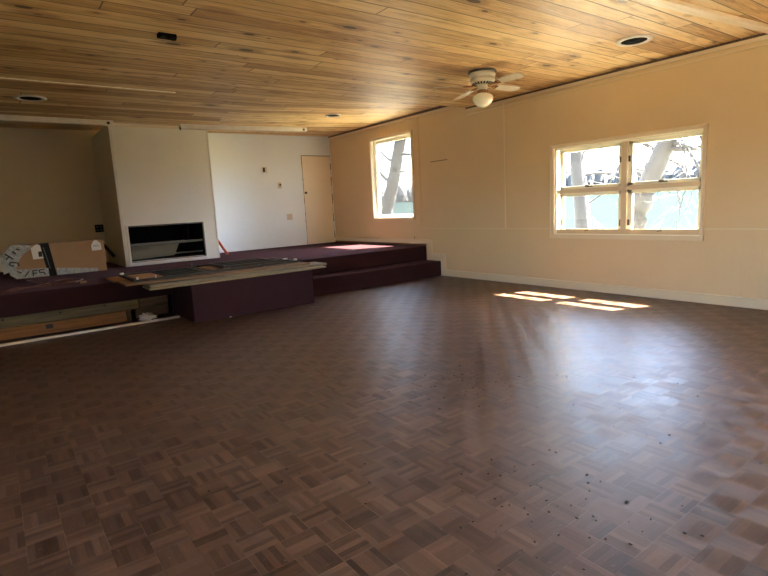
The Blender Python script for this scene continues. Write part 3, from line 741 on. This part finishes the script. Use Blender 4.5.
# ------------------------------------------------------------------ outdoors
bm = B()
vs = [(-60, -30, -.8), (26, -30, -2.2), (32, -30, -3.3), (32, 60, -3.3), (26, 60, -2.2), (-60, 60, -.8)]
v = [bm.verts.new(p) for p in vs]; bm.faces.new((v[0], v[1], v[4], v[5])); bm.faces.new((v[1], v[2], v[3], v[4]))
struct('ground', bm, M['grass'], 'sloping lawn outside the windows', 'ground')
bm = B(); vv = [bm.verts.new(p) for p in ((28, -400, -3), (230, -400, -3), (230, 900, -3), (28, 900, -3))]; bm.faces.new(vv)
struct('lake', bm, M['lake'], 'pale turquoise lake beyond the windows', 'lake')
bm = B(); q_ = [[bm.verts.new((x_, y_, z_)) for x_, z_ in ((228, -3.05), (320, 4.5), (420, 6))] for y_ in (-400, 900)]
for k in range(2): bm.faces.new((q_[0][k], q_[0][k+1], q_[1][k+1], q_[1][k]))
struct('far_bank', bm, M['bank'], 'pale rising bank on the far side of the lake', 'bank')
bm = B(); rnd = random.Random(11)
for i in range(520):
    t_ = rnd.random(); x_ = 326 + rnd.uniform(-6, 40); y_ = -60 + t_*720
    h_ = rnd.uniform(9, 17); r_ = rnd.uniform(2.5, 6)
    m_ = Matrix.Translation((x_, y_, 3.5 + h_*.5)) @ Matrix.Diagonal((r_, r_, h_*.6, 1))
    bmesh.ops.create_icosphere(bm, subdivisions=2, radius=1, matrix=m_)
for v in bm.verts:
    n_ = noise.noise_vector(v.co*.35); v.co += n_*1.8
tag(obj('far_woods', bm, M['far_trees']), 'hazy grey woods along the far shore of the lake', 'woods', kind='stuff')

def tree(name, label, trunk, r0, r1, branches, seed):
    rnd = random.Random(seed)
    t = thing(name, label, 'tree', trunk[0], 'bare trees on the lake shore')
    pts_ = []; rs = []
    n = len(trunk)
    for i in range(n-1):
        for k in range(5):
            f = k/5; p = Vector(trunk[i]).lerp(Vector(trunk[i+1]), f); tt = (i+f)/(n-1)
            p += noise.noise_vector(p*.9)*.05
            pts_.append(p); rs.append((r0 + (r1-r0)*tt)*(1+.25*max(0, .15-tt)/.15))
    pts_.append(Vector(trunk[-1])); rs.append(r1)
    bm = B(); tube(bm, pts_, rs, 12); obj('trunk', bm, M['bark'], t, smooth=True)
    def grow(bm, p, d, r, L, depth):
        q = [p]; rr = [r]; steps = 6
        for k in range(steps):
            d = (d + Vector((rnd.uniform(-.28, .28), rnd.uniform(-.28, .28), rnd.uniform(-.25, .22)))).normalized()
            p = p + d*L/steps; q.append(p); rr.append(r*(1-.75*(k+1)/steps))
            if depth > 0 and k >= 1 and rnd.random() < .75:
                dd = (d + Vector((rnd.uniform(-.9, .9), rnd.uniform(-.9, .9), rnd.uniform(-.7, .6)))).normalized()
                grow(bm, p, dd, rr[-1]*.62, L*rnd.uniform(.45, .7), depth-1)
        tube(bm, q, rr, 5)
    for b_ in branches:
        bm = B(); p, d, r, L = b_
        grow(bm, Vector(p), Vector(d).normalized(), r, L, 2); obj('branch', bm, M['bark'], t, smooth=True)
    return t
tree('bare_tree', 'bare upright tree seen through the left half of the wide window', [(16, 10.15, -1.7), (16, 10.15, .3), (16, 10.3, 1.5), (16, 10.42, 2.6), (16, 10.6, 5)], .27, .22,
     [((16, 10.25, .9), (0, -1, .25), .04, 2.2), ((16, 10.3, 1.9), (.2, -1, .3), .05, 2.6), ((16, 10.4, 2.6), (0, -1, .2), .06, 2.8), ((16, 10.3, 1.3), (-.2, 1, .5), .05, 2.0), ((16, 10.55, 4.5), (.2, .4, 1), .12, 2.5), ((16, 10.2, .7), (-.3, -.8, .1), .025, 1.6)], 5)
tree('bare_tree', 'thick leaning bare tree seen through the right half of the wide window', [(13, 7.2, -1.4), (13, 6.95, .1), (13, 6.5, 1.45), (13, 6.22, 2.2), (13, 5.95, 2.7), (13, 5.6, 3.6)], .29, .16,
     [((13, 6.15, 2.25), (.1, -1, .12), .10, 2.0), ((13, 6.0, 2.35), (-.1, -1, -.2), .05, 1.7), ((13, 6.9, 2.7), (.05, -.55, -1), .085, 1.5), ((13, 5.9, 2.6), (0, -.7, -.5), .05, 2.0), ((12.9, 5.4, 2.6), (0, -.25, -1), .035, 2.3), ((12.9, 5.6, 2.5), (0, .1, -1), .03, 2.0), ((13, 6.7, .9), (-.1, -.8, .3), .02, 1.3), ((13, 6.4, 1.7), (-.2, 1, .5), .04, 1.2), ((13, 5.65, 3.5), (.2, -.3, 1), .1, 2.5), ((13, 5.2, 2.4), (0, -.2, -1), .025, 2.2), ((13, 5.05, 2.3), (0, .15, -1), .022, 2.0), ((12.8, 5.75, 2.5), (0, -.45, -1), .025, 2.4), ((13, 6.9, 1.2), (0, .8, .2), .02, 1.5)], 9)
tree('bare_tree', 'bare leaning tree seen through the tall far window', [(11, 15.0, -1.3), (11, 14.75, .3), (11, 14.4, 1.3), (11, 13.95, 2.3), (11, 13.55, 3.3), (11, 13.2, 4.6)], .24, .18,
     [((11, 14.1, 2.0), (0, .8, .55), .09, 2.0), ((11, 13.8, 2.6), (.1, .9, .5), .07, 1.6), ((11, 13.7, 2.9), (.1, -1, .1), .06, 1.6), ((11, 13.9, 2.4), (-.1, -1, -.3), .04, 1.5), ((11, 14.3, 1.5), (0, .9, .7), .05, 1.4), ((11, 13.25, 4.4), (.1, .3, 1), .12, 2.2)], 21)

# ------------------------------------------------------------------ light
world = bpy.data.worlds.new('sky'); sc.world = world; world.use_nodes = True
nt = world.node_tree; nt.nodes.clear()
sky = nt.nodes.new('ShaderNodeTexSky'); sky.sky_type = 'NISHITA'; sky.sun_disc = False
sky.sun_elevation = math.radians(57); sky.sun_rotation = math.radians(112); sky.dust_density = 2.0; sky.ozone_density = 1.0
bg = nt.nodes.new('ShaderNodeBackground'); bg.inputs[1].default_value = .56
wo = nt.nodes.new('ShaderNodeOutputWorld'); nt.links.new(sky.outputs[0], bg.inputs[0]); nt.links.new(bg.outputs[0], wo.inputs[0])
sun = bpy.data.lights.new('sun', 'SUN'); sun.energy = 58.0; sun.angle = math.radians(.6); sun.color = (1, .92, .77)
so = bpy.data.objects.new('sun', sun); COL.objects.link(so)
so.rotation_euler = Vector((-.60, .24, -1)).to_track_quat('-Z', 'Y').to_euler(); so.location = (12, 0, 12)
for w_, px_ in ((W1, XR+.2), (W2, XR+.2), (W3, XR+.2), (W4, XL-.2)):
    li = bpy.data.lights.new('sky_portal', 'AREA'); li.shape = 'RECTANGLE'; li.size = w_[1]-w_[0]; li.size_y = w_[3]-w_[2]; li.cycles.is_portal = True
    lo = bpy.data.objects.new('sky_portal', li); COL.objects.link(lo)
    lo.location = (px_, (w_[0]+w_[1])/2, (w_[2]+w_[3])/2)
    lo.rotation_euler = Vector((-1 if px_ > 0 else 1, 0, 0)).to_track_quat('-Z', 'Z').to_euler()

# ------------------------------------------------------------------ camera
f_px, yaw, pitch, roll = 522.25, math.radians(36.475), math.radians(8.858), math.radians(-3.0045)
cy, sy, cp, sp = math.cos(yaw), math.sin(yaw), math.cos(pitch), math.sin(pitch)
fwd = Vector((sy*cp, cy*cp, -sp)); right = Vector((cy, -sy, 0)); up = right.cross(fwd)
R = right*math.cos(roll) + up*math.sin(roll); U = -right*math.sin(roll) + up*math.cos(roll)
cam = bpy.data.cameras.new('camera'); cam.sensor_width = 36; cam.lens = f_px/768*36; cam.clip_start = .05; cam.clip_end = 2000
co = bpy.data.objects.new('camera', cam); COL.objects.link(co)
m = Matrix((R, U, -fwd)).transposed().to_4x4(); m.translation = (0, 0, 1.25); co.matrix_world = m
sc.camera = co

sc.view_settings.view_transform = 'Standard'; sc.view_settings.look = 'None'; sc.view_settings.gamma = 1
sc.view_settings.use_curve_mapping = False; sc.view_settings.exposure = 3.32
sc.cycles.max_bounces = 12; sc.cycles.diffuse_bounces = 8; sc.cycles.glossy_bounces = 4; sc.cycles.transparent_max_bounces = 12
sc.cycles.sample_clamp_indirect = 8; sc.cycles.caustics_reflective = False
